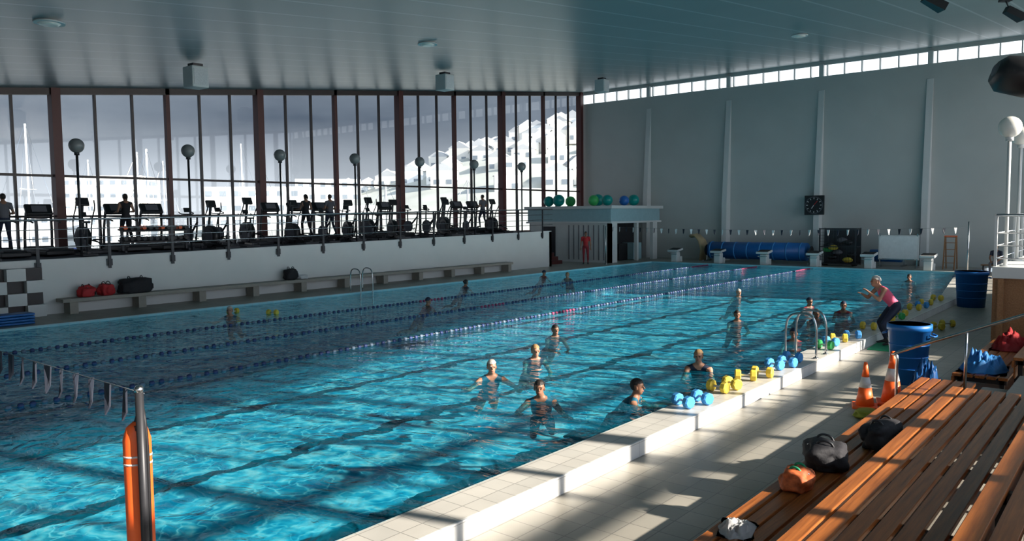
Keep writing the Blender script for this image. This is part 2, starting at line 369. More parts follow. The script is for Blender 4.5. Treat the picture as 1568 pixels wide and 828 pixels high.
# ------------------------------------------------------------------ people
def seg_dist(p,a,b_):
    ab=b_-a; t=max(0,min(1,(p-a).dot(ab)/max(1e-9,ab.length_squared))); return (p-(a+ab*t)).length
STAND=dict(pel=(0,0,.93),che=(0,0,1.27),nek=(0,-.01,1.45),hed=(0,.02,1.60),
  sL=(-.185,0,1.40),sR=(.185,0,1.40),eL=(-.25,-.02,1.12),eR=(.25,-.02,1.12),wL=(-.26,.06,.88),wR=(.26,.06,.88),
  hL=(-.095,0,.90),hR=(.095,0,.90),kL=(-.11,.03,.49),kR=(.11,.03,.49),aL=(-.11,-.02,.085),aR=(.11,-.02,.085),
  tL=(-.125,.15,.03),tR=(.125,.15,.03))
def body_mesh(name,pose,skin=skinA,hair=hairD,top=None,bottom=navy,shoe=None,sleeves=False,long_legs=True,hairstyle='short',headrot=None,fem=False,cap=None,voxel=0.017,thighs=True):
    J={k:V(v) for k,v in {**STAND,**pose}.items()}
    top=top or skin; shoe=shoe or skin
    t=MB(); sk=skin
    side=(J['sR']-J['sL']).normalized()
    P,C,N=J['pel'],J['che'],J['nek']; cr=P+(P-C).normalized()*0.09
    g=0.92 if fem else 1.0
    t.loft([cr,P,P.lerp(C,.35),P.lerp(C,.75),C.lerp(N,.25),C.lerp(N,.7),N,N.lerp(J['hed'],.6)],
           [(.10,.085),(.165,.12),(.135*g,.10),(.155*g,.115),(.165*g,.115),(.13*g,.085),(.062,.062),(.052,.055)],sk,16,hint=side)
    for s_ in 'LR':
        sh,el,wr=J['s'+s_],J['e'+s_],J['w'+s_]
        t.sph(sh,.062*g,sk,12); t.loft([N.lerp(sh,.2),sh],[.06,.055],sk,10)
        t.loft([sh,sh.lerp(el,.4),el],[.056*g,.05*g,.039],sk,10); t.sph(el,.040,sk,10)
        t.loft([el,el.lerp(wr,.3),wr],[.040,.042*g,.026],sk,10); t.sph(wr,.027,sk,8)
        d=(wr-el).normalized(); t.loft([wr-d*.01,wr+d*.04,wr+d*.085],[(.028,.02),(.042,.017),(.040,.013)],sk,10,hint=side if abs(d.dot(side))<.8 else (0,0,1))
        h,k,a,to=J['h'+s_],J['k'+s_],J['a'+s_],J['t'+s_]
        t.sph(h,.088,sk,12); t.loft([h,h.lerp(k,.35),k],[.088,.083,.055],sk,12); t.sph(k,.055,sk,10)
        t.loft([k,k.lerp(a,.3),a],[.053,.056,.034],sk,10); t.sph(a,.037,sk,10)
        hl=a-(to-a)*.28; hl.z=a.z-.045 if a.z<0.3 else hl.z
        t.loft([hl,a.lerp(to,.4)-V((0,0,.012)),to],[.032,(.038,.034),(.042,.02)],sk,10,hint=side); t.sph(to,(.038,.038,.022),sk,8)
    H=J['hed']; HR=headrot or Matrix.Identity(4)
    M=Matrix.Translation(H)@HR
    t.sph(M@V((0,-.008,.025)),(.074,.092,.092),sk,20,HR); t.sph(M@V((0,.022,-.045)),(.055,.062,.068),sk,16,HR); t.sph(M@V((0,.045,-.085)),(.028,.028,.024),sk,10,HR)
    me=bpy.data.meshes.new('tmp'); bmesh.ops.recalc_face_normals(t.bm,faces=t.bm.faces[:]); t.bm.to_mesh(me); t.bm.free()
    ob=bpy.data.objects.new('tmp',me); scene.collection.objects.link(ob)
    rm=ob.modifiers.new('r','REMESH'); rm.mode='VOXEL'; rm.voxel_size=voxel
    sm=ob.modifiers.new('s','SMOOTH'); sm.factor=0.5; sm.iterations=5
    dg=bpy.context.evaluated_depsgraph_get(); dg.update()
    res=bpy.data.meshes.new_from_object(ob.evaluated_get(dg)); bpy.data.objects.remove(ob)
    B=MB(); B.bm.from_mesh(res); bpy.data.meshes.remove(res)
    mats=dict(skin=B.mi(skin),top=B.mi(top),bot=B.mi(bottom),shoe=B.mi(shoe))
    segs=[('top',P.lerp(C,.25),C.lerp(N,.55)),('bot',cr,P.lerp(C,.12)),('skin',N,H)]
    for s_ in 'LR':
        sh,el,wr=J['s'+s_],J['e'+s_],J['w'+s_]
        segs+=[('top',sh.lerp(C.lerp(N,.5),.5),sh.lerp(el,.55) if sleeves else sh.lerp(C,.1)),('skin',sh.lerp(el,.6 if sleeves else .12),wr+(wr-el)*.3)]
        h,k,a,to=J['h'+s_],J['k'+s_],J['a'+s_],J['t'+s_]
        e=a.lerp(k,.15) if long_legs else h.lerp(k,.45 if thighs else .12)
        if long_legs: segs+=[('bot',h,k),('bot',k,e),('shoe',a,to)]
        else: segs+=[('bot',h,e),('skin',h.lerp(k,.5 if thighs else .2),k),('skin',k,a.lerp(k,.12)),('shoe',a,to)]
    for f in B.bm.faces:
        f.smooth=True; c=f.calc_center_median()
        f.material_index=mats[min(segs,key=lambda q:seg_dist(c,q[1],q[2]))[0]]
    B.loft([M@V((0,.078,.02)),M@V((0,.096,-.012)),M@V((0,.084,-.02))],[.007,.014,.010],skin,8)
    for sx in (-1,1):
        B.sph(M@V((sx*.031,.076,.012)),(.013,.008,.008),eyeM,10,HR)
        B.loft([M@V((sx*.014,.084,.032)),M@V((sx*.046,.074,.031))],.0045,hair,6)
        B.sph(M@V((sx*.073,-.005,-.005)),(.011,.02,.031),skin,10,HR)
    B.loft([M@V((-.024,.074,-.052)),M@V((0,.084,-.051)),M@V((.024,.074,-.052))],[.004,.008,.004],lipM,6)
    hm=cap or hair
    q=B.sph(V((0,0,0)),(.083,.103,.100),hm,24)
    kill=[v for v in q if (v.co.y>.045 and v.co.z<.028) or (v.co.y>-.01 and v.co.z<-.01) or v.co.z<(-.075 if not cap else -.03)]
    bmesh.ops.delete(B.bm,geom=kill,context='VERTS')
    q=[v for v in q if v.is_valid]
    for v in q: v.co=M@(v.co+V((0,-.014,.032)))
    if hairstyle=='bun' and not cap: B.sph(M@V((0,-.12,.05)),(.04,.04,.04),hair,12)
    if hairstyle=='tail': B.loft([M@V((0,-.10,.05)),M@V((0,-.15,.0)),M@V((0,-.14,-.12))],[.025,.035,.008],hair,8)
    for s_,sg in (('L',-1),('R',1)):
        el,wr=J['e'+s_],J['w'+s_]; d=(wr-el).normalized()
        w=(side-d*side.dot(d)); w=w.normalized() if abs(d.dot(side))<.8 else (V((0,0,1))-d*d.z).normalized()
        nn=d.cross(w).normalized()
        for i,(off,ln) in enumerate(((-.03,.060),(-.010,.072),(.010,.068),(.029,.052))):
            p=wr+d*.075+w*off
            B.loft([p,p+d*ln*.45+nn*.004,p+d*ln*.8+nn*.016,p+d*ln*.95+nn*.03],[.0095,.009,.008,.006],skin,6)
        p=wr+d*.03-w*sg*.03
        B.loft([p,p-w*sg*.028+d*.025,p-w*sg*.036+d*.055],[.012,.011,.008],skin,6)
    me=bpy.data.meshes.new(name); B.bm.to_mesh(me); B.bm.free()
    for m_ in B.mats: me.materials.append(m_)
    return me
# swimmers: shoulders at the surface, body inclined back and legs trailing in a gentle kick
PA=dict(nek=(0,0,1.38),hed=(0,.04,1.53),che=(0,-.10,1.22),pel=(0,-.34,1.00),hL=(-.095,-.36,.98),hR=(.095,-.36,.98),
        kL=(-.14,-.62,.70),kR=(.15,-.55,.66),aL=(-.13,-.98,.72),aR=(.14,-.90,.62),tL=(-.14,-1.10,.66),tR=(.15,-1.02,.54),
        sL=(-.185,0,1.31),sR=(.185,0,1.31),eL=(-.38,.14,1.20),eR=(.38,.14,1.20),wL=(-.48,.37,1.27),wR=(.48,.37,1.27))
PB={**PA,'eL':(-.26,.16,1.12),'eR':(.26,.16,1.12),'wL':(-.15,.36,1.10),'wR':(.15,.36,1.10)}
PC={**PA,'eL':(-.34,.14,1.16),'eR':(.34,.18,1.20),'wL':(-.40,.36,1.20),'wR':(.30,.44,1.26),'hed':(.02,.04,1.53)}
meA=body_mesh('swimmer',PA,skinA,hairG,tealc,tealc,long_legs=False,fem=True,thighs=False)
meB=body_mesh('swimmer',PB,skinB,hairD,navy,navy,long_legs=False,thighs=False,fem=True,hairstyle='bun')
meC=body_mesh('swimmer',PC,skinB,hairD,tealc,navy,long_legs=False)
meD=body_mesh('swimmer',PB,skinA,hairB,navy,navy,long_legs=False,fem=True,hairstyle='bun',thighs=False)
meE=body_mesh('swimmer',PB,skinB,hairD,dred,navy,long_legs=False,fem=True,cap=navy,thighs=False)
fz=-1.42
SW=[(meA,-8.31,9.49,230,.06),(meC,-6.79,8.84,215,0.03),(meC,-5.70,9.66,-70,0.05),(meD,-8.86,11.36,235,.0),(meB,-10.2,13.8,240,-.02),(meD,-5.95,12.2,200,.09),
    (meB,-7.93,18.35,215,0),(meA,-10.25,23.8,230,-.02),(meE,-7.5,22.3,235,0),(meB,-6.45,19.7,225,0),(meE,-6.35,21.6,200,0.03),
    (meE,-16.8,16.3,0,-.03),(meB,-20,21.4,0,0),(meE,-20.5,26.95,0,0),(meD,-18.9,26.5,200,0),(meA,-19.5,11.4,225,0),
    (meE,-5.75,16.2,200,0),(meB,-7.2,32.7,180,0)]
for me,x,y,a,dz in SW:
    place('swimmer',me,(x,y,fz+dz),math.radians(a))
coach=body_mesh('swim_instructor',dict(pel=(0,-.20,.82),che=(0,.02,1.08),nek=(0,.13,1.21),hed=(0,.22,1.33),sL=(-.18,.10,1.18),sR=(.18,.10,1.18),
   eL=(-.25,.24,.97),eR=(.25,.26,.97),wL=(-.14,.40,1.12),wR=(.13,.43,1.06),hL=(-.10,-.19,.79),hR=(.10,-.19,.79),kL=(-.14,.10,.46),kR=(.14,.06,.46),
   aL=(-.15,-.08,.085),aR=(.15,-.10,.085),tL=(-.17,.09,.03),tR=(.17,.07,.03)),skinA,hairB,pink,navy,shoe=rubber,fem=True,cap=hairG,voxel=.015)
place('swim_instructor',coach,(-4.3,17.5,DK+0.02),math.radians(128))
guard=body_mesh('lifeguard',dict(),skinB,hairD,red,dred,shoe=rubber,sleeves=True)
place('lifeguard',guard,(-23.0,33.9,0.02),math.radians(-150))
sit=dict(pel=(0,0,.52),che=(0,.06,.86),nek=(0,.10,1.04),hed=(0,.14,1.19),sL=(-.185,.08,.99),sR=(.185,.08,.99),eL=(-.24,.12,.72),eR=(.24,.12,.72),wL=(-.12,.36,.60),wR=(.12,.36,.60),
   hL=(-.095,.02,.51),hR=(.095,.02,.51),kL=(-.13,.43,.50),kR=(.13,.43,.50),aL=(-.13,.42,.085),aR=(.13,.42,.085),tL=(-.14,.58,.03),tR=(.14,.58,.03))
place('seated_spectator',body_mesh('seated_spectator',sit,skinB,hairD,navy,greyc,shoe=rubber,sleeves=True),(-5.3,39.9,DK),math.radians(170))
b=MB(); b.box((0,0,.40),(1.2,.4,.05),wood2,bev=.01)
for sx in (-.5,.5): b.box((sx,0,.19),(.06,.35,.38),dsteel)
b.obj('small_bench',(-5.3,40.0,DK))
walk=dict(kL=(-.10,.16,.52),aL=(-.10,.10,.12),tL=(-.11,.27,.10),aR=(.10,-.22,.12),kR=(.10,-.03,.50),tR=(.11,-.07,.04),eL=(-.27,.0,1.13),wL=(-.22,.26,1.12),eR=(.27,.0,1.13),wR=(.22,.26,1.12))
gymP=[body_mesh('gym_goer',walk,skinB,hairD,greyc,navy,shoe=rubber,sleeves=True),body_mesh('gym_goer',walk,skinB,hairD,blackcloth,blackcloth,shoe=rubber,fem=True,hairstyle='tail')]

# ------------------------------------------------------------------ gym equipment
def treadmill_mesh():
    b=MB(); b.box((0,0,.10),(.75,1.75,.14),black,bev=.03); b.box((0,-.02,.185),(.5,1.5,.02),rubber)
    b.box((0,.72,.2),(.72,.4,.12),dsteel,bev=.03)
    for s in (-1,1):
        b.tube([(s*.36,.75,.12),(s*.36,.70,.7),(s*.33,.62,1.25)],.04,dsteel,8)
        b.tube([(s*.35,.66,1.0),(s*.36,.35,1.0),(s*.36,.05,.95)],.024,black,8)
        b.box((s*.33,0,.19),(.09,1.6,.03),dsteel)
    b.box((0,.62,1.32),(.72,.12,.36),black,RX(-.5),bev=.03); b.box((0,.57,1.36),(.4,.02,.2),greyc,RX(-.5))
    b.tube([(-.33,.58,1.1),(0,.52,1.08),(.33,.58,1.1)],.022,black,8)
    me=bpy.data.meshes.new('treadmill'); b.bm.to_mesh(me); b.bm.free(); [me.materials.append(m) for m in b.mats]; return me
def elliptical_mesh():
    b=MB(); b.box((0,.55,.06),(.6,.12,.1),dsteel,bev=.02); b.box((0,-.75,.06),(.6,.12,.1),dsteel,bev=.02); b.box((0,-.1,.1),(.12,1.3,.1),black)
    b.loft([(-.1,.4,.42),(.1,.4,.42)],.38,black,24); b.loft([(-.13,.4,.42),(.13,.4,.42)],.25,greyc,24)
    b.tube([(0,.5,.7),(0,.42,1.1),(0,.35,1.45)],.045,dsteel,8); b.box((0,.33,1.55),(.36,.08,.26),black,RX(-.4),bev=.02)
    for s in (-1,1):
        b.tube([(s*.24,.42,.35),(s*.27,.38,.95),(s*.27,.15,1.35),(s*.25,.12,1.6)],.02,dsteel,8)
        b.tube([(s*.18,.4,.3+s*.1),(s*.2,-.2,.25+s*.08),(s*.2,-.5,.2)],.025,dsteel,8)
        b.box((s*.2,-.15,.33+s*.08),(.14,.36,.04),black,bev=.01)
    me=bpy.data.meshes.new('elliptical_trainer'); b.bm.to_mesh(me); b.bm.free(); [me.materials.append(m) for m in b.mats]; return me
def bike_mesh():
    b=MB()
    for y in (-.5,.5): b.box((0,y,.05),(.5,.08,.08),dsteel,bev=.02)
    b.box((0,0,.12),(.08,1.0,.06),dsteel); b.loft([(-.05,.35,.42),(.05,.35,.42)],.24,greyc,24)
    b.tube([(0,.35,.42),(0,.1,.55),(0,-.25,.85)],.035,dsteel,8); b.tube([(0,-.1,.15),(0,-.2,.6),(0,-.25,1.0)],.03,dsteel,8)
    b.box((0,-.27,1.03),(.2,.28,.06),black,bev=.025); b.tube([(0,.35,.42),(0,.38,.8),(0,.36,1.12)],.03,dsteel,8)
    b.tube([(-.22,.55,1.2),(-.2,.38,1.13),(.2,.38,1.13),(.22,.55,1.2)],.018,black,8); b.box((0,.42,1.26),(.2,.04,.15),black,RX(-.4))
    for s in (-1,1): b.cyl((s*.06,.02,.35),(s*.12,.02+s*.12,.30),.02,steel,8); b.box((s*.17,.02+s*.12,.30),(.1,.1,.03),black)
    me=bpy.data.meshes.new('exercise_bike'); b.bm.to_mesh(me); b.bm.free(); [me.materials.append(m) for m in b.mats]; return me
tm,em,bm_=treadmill_mesh(),elliptical_mesh(),bike_mesh()
seq=['tp','t','e','tp','t','b','b','e','t','tp','tp','b','e','t','b','b','e','t','tp']
y=8.3
for i,q in enumerate(seq):
    me={'t':tm,'e':em,'b':bm_}[q[0]]; nm={'t':'treadmill','e':'elliptical_trainer','b':'exercise_bike'}[q[0]]
    x=-26.7; rz=math.radians(90)
    place(nm,me,(x,y,gz(y-0.4)),rz,1.08)
    if 'p' in q: place('gym_goer',gymP[i%2],(x+.05,y,gz(y)+.2),rz)
    y+=1.2
for i,y in enumerate((7.2,9.9,14.2,15.4,17.5,18.8,20,21.2,22.4,24.5,25.6,27,29)):
    place('exercise_bike' if i%2 else 'elliptical_trainer',bm_ if i%2 else em,(-24.9,y,gz(y-.3)),math.radians(90+R.uniform(-20,20)))
b=MB()
for z in (.35,.7):
    b.box((0,0,z),(.4,2.2,.04),dsteel,RY(.15))
    for k in range(11):
        yy=-1+k*.2; b.cyl((-.13,yy,z+.08),(.13,yy,z+.08),.018,steel,8)
        for s in (-1,1): b.cyl((s*.08,yy,z+.08),(s*.17,yy,z+.08),.065,orange if z>.5 and k%3==0 else black,10)
for yy in (-1.05,1.05): b.box((0,yy,.4),(.1,.06,.8),dsteel); b.box((0,yy,.03),(.5,.06,.06),dsteel)
b.obj('dumbbell_rack',(-25.3,12.2,gz(13.3)))

# ------------------------------------------------------------------ left deck furniture
b=MB()
b.box((XG+.27,18.25,.40),(.5,19.5,.10),concrete,bev=.01)
y=8.8
while y<28.2: b.box((XG+.27,y,.185),(.42,.22,.33),concrete); y+=1.9
b.obj('concrete_bench')
b=MB()
for i in range(6):
    for j in range(4):
        dark=(i+j)%2==0
        b.box((XG+(.10 if dark else .2),5.6+i*.46,.25+j*.33),(.2 if dark else .4,.45,.325),frame if dark else white)
b.obj('checkered_block_wall',(0.01,0,-.06))
def lump(name,loc,size,mt,seed,strap=None,rz=0,amp=.18):
    b=MB(); q=bmesh.ops.create_icosphere(b.bm,subdivisions=4,radius=1)
    for v in q['verts']:
        d=v.co.normalized(); k=1+amp*noise.noise(d*1.6+V((seed,0,0)))*1.6+amp*.45*noise.noise(d*5+V((0,seed,0)))
        c=V((math.copysign(abs(d.x)**.7,d.x)*size[0],math.copysign(abs(d.y)**.7,d.y)*size[1],math.copysign(abs(d.z)**.8,d.z)*size[2]))*k
        c.z=max(c.z,-size[2]*.8)+size[2]*.8; v.co=c
    for f in b.bm.faces: f.smooth=True; f.material_index=b.mi(mt)
    if strap:
        for s in (-.35,.35):
            b.tube([(-size[0]*.5,s*size[1],size[2]*1.2),(-size[0]*.25,s*size[1]*1.1,size[2]*2.0),(size[0]*.25,s*size[1]*1.1,size[2]*1.95),(size[0]*.5,s*size[1],size[2]*1.2)],.012,strap,6)
        b.tube([(-size[0]*.8,0,size[2]*1.45),(0,0,size[2]*1.82),(size[0]*.8,0,size[2]*1.45)],.008,steel,6)
        b.box((size[0]*.2,size[1]*.98,size[2]*.7),(size[0]*.7,.02,size[2]*.6),strap,bev=.005)
    return b.obj(name,loc,rz)
lump('red_sports_bag',(XG+.3,9.2,.455),(.2,.22,.17),red,1,black)
lump('red_sports_bag',(XG+.3,9.75,.455),(.2,.22,.19),red,2,black,.4)
lump('black_duffel_bag',(XG+.28,10.6,.455),(.24,.48,.24),blackcloth,3,dsteel)
lump('backpack',(XG+.28,16.0,.455),(.2,.24,.22),blackcloth,5,dsteel)
lump('towel_pile',(XG+.28,16.48,.455),(.16,.2,.08),whitecloth,6)
b=MB()
for k in range(4): b.box((0,0,.04+k*.07),(.5,1.1,.06),blue,.03*k-.04,bev=.02)
b.obj('kickboard_stack',(-22.0,6.8,.02))
def ladder(loc,rz,deep=True):
    b=MB()
    for s in (-.27,.27):
        b.tube([(.45,s,0.0),(.45,s,.5),(.38,s,.74),(.2,s,.8),(-.02,s,.74),(-.1,s,.5),(-.1,s,-.2),(-.1,s,-1.05)],.021,steel,10)
        b.cyl((.45,s,0),(.45,s,.02),.05,steel,12)
    for z in (-.25,-.55,-.85): b.box((-.1,0,z),(.09,.52,.03),steel,bev=.008)
    b.obj('pool_ladder',loc,rz)
ladder((XR-.02,14.4,.02),0)
ladder((XL+.02,17.7,.02),math.pi)

# ------------------------------------------------------------------ kiosk
tealp=mat('pale_teal_paint',(0.30,0.46,0.50),0.5)
b=MB()
kx0,kx1,ky0,ky1=XW+.45,-22.5,35.5,40.6
b.box(((kx0+kx1)/2,(ky0+ky1)/2,3.02),(kx1-kx0+.5,ky1-ky0+.5,.16),white)
b.box(((kx0+kx1)/2,(ky0+ky1)/2,2.6),(kx1-kx0+.2,ky1-ky0+.2,.7),tealp)
b.box(((kx0+kx1)/2,(ky0+ky1)/2,2.2),(kx1-kx0+.35,ky1-ky0+.35,.1),white)
b.box(((kx0+kx1)/2,ky0+.1,1.08),(kx1-kx0,.2,2.14),white)
b.box((kx1-.1,ky0+.35,1.08),(.2,.7,2.14),white); b.box((kx1-.1,ky1-.25,1.08),(.2,.5,2.14),white); b.box((kx1-.1,38.4,1.08),(.18,.18,2.14),white)
b.box((kx1-1.6,38.2,1.08),(.1,4.7,2.14),dsteel)
for k in range(3): b.box((kx1-1.2+.1*k,36.6+1.4*k,.5),(.8,.9,.96),black if k%2 else tealp,bev=.03)
for k in range(8): b.box((-25.2+k*.33,ky0-.02,1.1),(.03,.05,1.9),greyc)
b.box((-26.6,ky0-.02,1.0),(.9,.06,1.95),dsteel)
b.obj('equipment_kiosk')
b=MB()
for k in range(9): b.box((-24.6-k*.27,33.0,.1+.1*k),(.3,1.6,.2+.2*k),oxide)
b.obj('mezzanine_stairs')
tball=mat('gym_ball_teal',(0.0,0.30,0.27),0.3); gball=mat('gym_ball_green',(0.05,0.45,0.12),0.3); bball=mat('gym_ball_blue',(0.02,0.15,0.5),0.3)
for i,(x,y,m_,r) in enumerate([(-26.9,35.9,tball,.3),(-26.2,35.9,tball,.34),(-26.3,37.2,gball,.3),(-23.9,36,gball,.3),(-23.2,36.3,tball,.3),(-22.8,37.4,bball,.28),(-22.9,38.6,tball,.32),(-24.4,37.2,tball,.34)]):
    b=MB(); b.sph((0,0,r),r,m_,24)
    for z in (-.5,0,.5):
        rr=r*math.sqrt(1-z*z)+.002; b.loft([(0,0,r+z*r-.006),(0,0,r+z*r+.006)],rr,m_,24)
    b.obj('exercise_ball',(x,y,3.10))

# ------------------------------------------------------------------ far end equipment
def start_block(x):
    b=MB(); b.box((0,0,.27),(.34,.42,.54),white,bev=.03); b.box((0,-.05,.66),(.62,.66,.11),white,RX(.14),bev=.02); b.box((0,-.05,.72),(.54,.56,.012),rubber,RX(.14))
    b.box((0,.3,.15),(.4,.2,.3),white,bev=.02); b.tube([(-.2,-.28,.46),(-.2,-.38,.44),(.2,-.38,.44),(.2,-.28,.46)],.014,steel,8)
    b.obj('starting_block',(x,YF+.42,0))
for k in range(6): start_block(-20.15+k*2.49)
b=MB()
for (x0,x1,zz,r) in [(-18.9,-13.6,.62,.46)]:
    b.loft([(x0,0,zz),(x1,0,zz)],r,blue,28)
    for k in range(8): b.loft([(x0+.1+k*.7,0,zz),(x0+.16+k*.7,0,zz)],r+.012,lblue,28)
    b.cyl((x0-.3,0,zz),(x1+.3,0,zz),.05,steel,10)
    for x in (x0-.2,x1+.2):
        b.box((x,0,.32),(.06,.08,.6),steel); b.box((x,0,.04),(.08,1.0,.08),steel)
        b.cyl((x-.02,0,zz),(x+.02,0,zz),.3,dsteel,20)
b.obj('pool_cover_reel',(0,40.1,0))
b=MB(); b.loft([(-10.7,0,.5),(-9.3,0,.5)],.3,blue,24); b.cyl((-10.9,0,.5),(-9.1,0,.5),.05,steel,8)
for x in (-10.8,-9.2): b.box((x,0,.26),(.06,.08,.5),steel); b.box((x,0,.04),(.08,.9,.08),steel)
b.obj('pool_cover_reel',(0,40.6,0))
b=MB()
for sx in (-.85,.85):
    for sy in (-.4,.4): b.box((sx,sy,.95),(.05,.05,1.8),dsteel)
for z in (.1,.95,1.82):
    for sy in (-.4,.4): b.box((0,sy,z),(1.75,.04,.04),dsteel)
    for sx in (-.85,.85): b.box((sx,0,z),(.04,.8,.04),dsteel)
for k in range(14): b.box((-.8+k*.123,-.4,.95),(.012,.012,1.75),dsteel)
for k in range(12): b.box((0,-.4,.15+k*.15),(1.7,.01,.01),dsteel)
b.box((0,0,.12),(1.7,.8,.03),dsteel); b.box((0,.38,.95),(1.7,.02,1.7),dsteel)
for k in range(9): b.sph((R.uniform(-.65,.65),R.uniform(-.2,.1),.3+.12*k),(.25,.18,.13),[yellow,black,black,greyc,gball][k%5],12)
for s in (-.7,.7): b.cyl((s,-.3,.05),(s,.3,.05),.05,rubber,12)
b.obj('equipment_cage',(-11.9,39.7,0))
b=MB(); b.box((0,0,.95),(1.75,.05,1.15),white,bev=.01); b.box((0,-.03,.95),(1.65,.01,1.05),mat('whiteboard',(0.8,0.82,0.82),.2))
for s in (-.8,.8): b.box((s,0,.8),(.05,.06,1.6),steel); b.box((s,0,.04),(.06,.6,.05),steel)
b.box((0,-.06,.42),(1.4,.1,.03),steel)
b.obj('whiteboard',(-9.2,39.5,0))
b=MB()
b.box((0,0,0),(1.0,.1,1.0),black,bev=.02)
b.loft([(0,-.05,0),(0,-.07,0)],.44,greyc,32); b.loft([(0,-.065,0),(0,-.08,0)],.41,black,32)
for k in range(12):
    a=k*math.pi/6; b.box((.35*math.sin(a),-.085,.35*math.cos(a)),(.03,.01,.08),whitecloth,RY(a))
b.box((.08,-.09,.1),(.025,.01,.3),red,RY(.7)); b.box((-.06,-.09,-.08),(.03,.01,.22),whitecloth,RY(.6))
b.obj('pace_clock',(-13.6,YW-.58,3.0))
b=MB()
for s in (-.22,.22):
    b.box((s,-.2,.75),(.05,.05,1.55),wood2,RX(-.2)); b.box((s,.22,.75),(.05,.05,1.55),wood2,RX(.2))
for z in (.3,.6,.9,1.2,1.45): b.box((0,-.33+z*.2,z),(.44,.09,.03),wood2)
b.box((0,0,1.5),(.5,.2,.04),orange)
b.obj('step_ladder',(-7.1,39.8,0))
b=MB()
b.loft([(0,0,0),(0.05,0,.6),(-.1,0,1.1),(-.4,0,1.4),(-.75,0,1.35)],[(.5,.12),(.5,.12),(.45,.12),(.4,.12),(.3,.1)],mat('beige_vinyl',(.5,.38,.22),.5),14,hint=(0,1,0))
b.obj('inflatable_slide_mat',(-19.6,40.7,0))
flagB=mat('flag_dark',(0.015,0.02,0.035),.7); flagW=mat('flag_white',(.6,.6,.6),.7); cord=mat('flag_cord',(.12,.14,.16),.6)
def flags(name,p0,p1,sag,step,sz,mats_,ln=1.25):
    b=MB(); p0,p1=V(p0),V(p1); Lh=(p1-p0).length; N=int(Lh/step); d=(p1-p0).normalized()
    pts=[p0.lerp(p1,i/40)-V((0,0,sag*4*(i/40)*(1-i/40))) for i in range(41)]
    b.loft(pts,.0035,cord,6)
    for i in range(1,N):
        t=i/N; c=p0.lerp(p1,t)-V((0,0,sag*4*t*(1-t))); tw=R.uniform(-.9,.9); dd=V((d.x*math.cos(tw)-d.y*math.sin(tw),d.x*math.sin(tw)+d.y*math.cos(tw),0))
        nn=V((-dd.y,dd.x,0))*.006
        a=[c-dd*sz*.3,c+dd*sz*.3,c+dd*sz*.16-V((0,0,sz*ln*.8))+nn*2,c-V((0,0,sz*ln))+nn*4,c-dd*sz*.14-V((0,0,sz*ln*.75))]
        va=[b.bm.verts.new(q+nn) for q in a]; vb=[b.bm.verts.new(q-nn) for q in a]; k=b.mi(mats_[i%len(mats_)])
        b.bm.faces.new(va).material_index=k; b.bm.faces.new(list(reversed(vb))).material_index=k
        for j in range(5): b.bm.faces.new((va[j],vb[j],vb[(j+1)%5],va[(j+1)%5])).material_index=k
    b.obj(name)
flags('backstroke_flags',(-4.92,2.26,1.54),(-21.6,2.5,1.75),.10,.27,.12,[flagB],1.8)
flags('backstroke_flags',(-5.6,34.5,2.0),(-22.1,34.5,2.0),.15,.4,.2,[flagB,flagW])
b=MB(); b.cyl((0,0,0),(0,0,2.2),.03,steel,10); b.cyl((0,0,0),(0,0,.03),.1,steel,14); b.obj('flag_pole',(-5.55,34.5,.02))
b=MB(); b.cyl((0,0,0),(0,0,2.0),.03,steel,10); b.cyl((0,0,0),(0,0,.03),.1,steel,14); b.obj('flag_pole',(-22.15,34.5,.02))
b=MB(); b.cyl((0,0,0),(0,0,1.9),.03,steel,10); b.cyl((0,0,0),(0,0,.03),.1,steel,14); b.obj('flag_pole',(-21.65,2.5,.02))
ropeB=mat('lane_float_blue',(0.03,0.05,0.16),.5); ropeR=mat('lane_float_red',(0.35,0.04,0.12),.5); ropeG=mat('lane_float_grey',(.13,.18,.26),.5)
for x in (-12.6,-15.2,-17.8):
    b=MB(); y=-1.0
    b.cyl((x,YN+.1,-.04),(x,YF-.05,-.04),.008,cord,6)
    k=0
    while y<YF-.5:
        m_=ropeR if (y>35.5 or abs(y-17.4)<.5) else (ropeB if k%3 else ropeG)
        b.loft([(x,y,-.045),(x,y+.015,-.045),(x,y+.07,-.045),(x,y+.085,-.045)],[.02,.042,.042,.02],m_,7); y+=.16; k+=1
    b.obj('lane_rope')

# ------------------------------------------------------------------ right coping items
def foam_db(x,y,z,m_,rz):
    b=MB()
    for s in (-1,1):
        b.loft([(s*.07,0,.085),(s*.085,0,.085),(s*.15,0,.085),(s*.165,0,.085)],[.07,.088,.088,.07],m_,8,smooth=False)
    b.cyl((-.08,0,.085),(.08,0,.085),.018,whitecloth,8); b.obj('foam_dumbbell',(x,y,z),rz)
for x,y,c in [(-4.86,9.5,'b'),(-4.75,9.85,'b'),(-4.86,10.6,'y'),(-4.8,10.95,'y'),(-4.86,11.6,'y'),(-4.75,12.0,'y'),(-4.84,12.75,'b'),(-4.75,13.1,'b'),(-4.84,13.6,'b'),(-4.8,15.2,'g'),(-4.84,15.7,'b'),
    (-4.84,16.2,'y'),(-4.75,16.8,'b'),(-4.84,18.3,'y'),(-4.84,19.9,'y'),(-4.75,20.5,'g'),(-4.84,21.2,'y'),(-4.84,22.6,'y'),(-4.8,23.3,'b'),(-4.84,24.0,'y'),(-4.84,25.4,'y'),(-3.9,20.6,'y'),(-3.8,21.2,'y')]:
    foam_db(x,y,.024 if x<-4.6 else DK,{'b':lblue,'y':yellow,'g':gball}[c],R.uniform(-.6,.6))
for (x,y) in ((-20.2,11.9),(-19.0,12.4)): foam_db(x,y,-.10,yellow,R.uniform(0,3))
b=MB(); b.box((0,0,.01),(.85,1.3,.02),green,bev=.006); b.obj('exercise_mat',(-4.05,17.4,DK),.05)
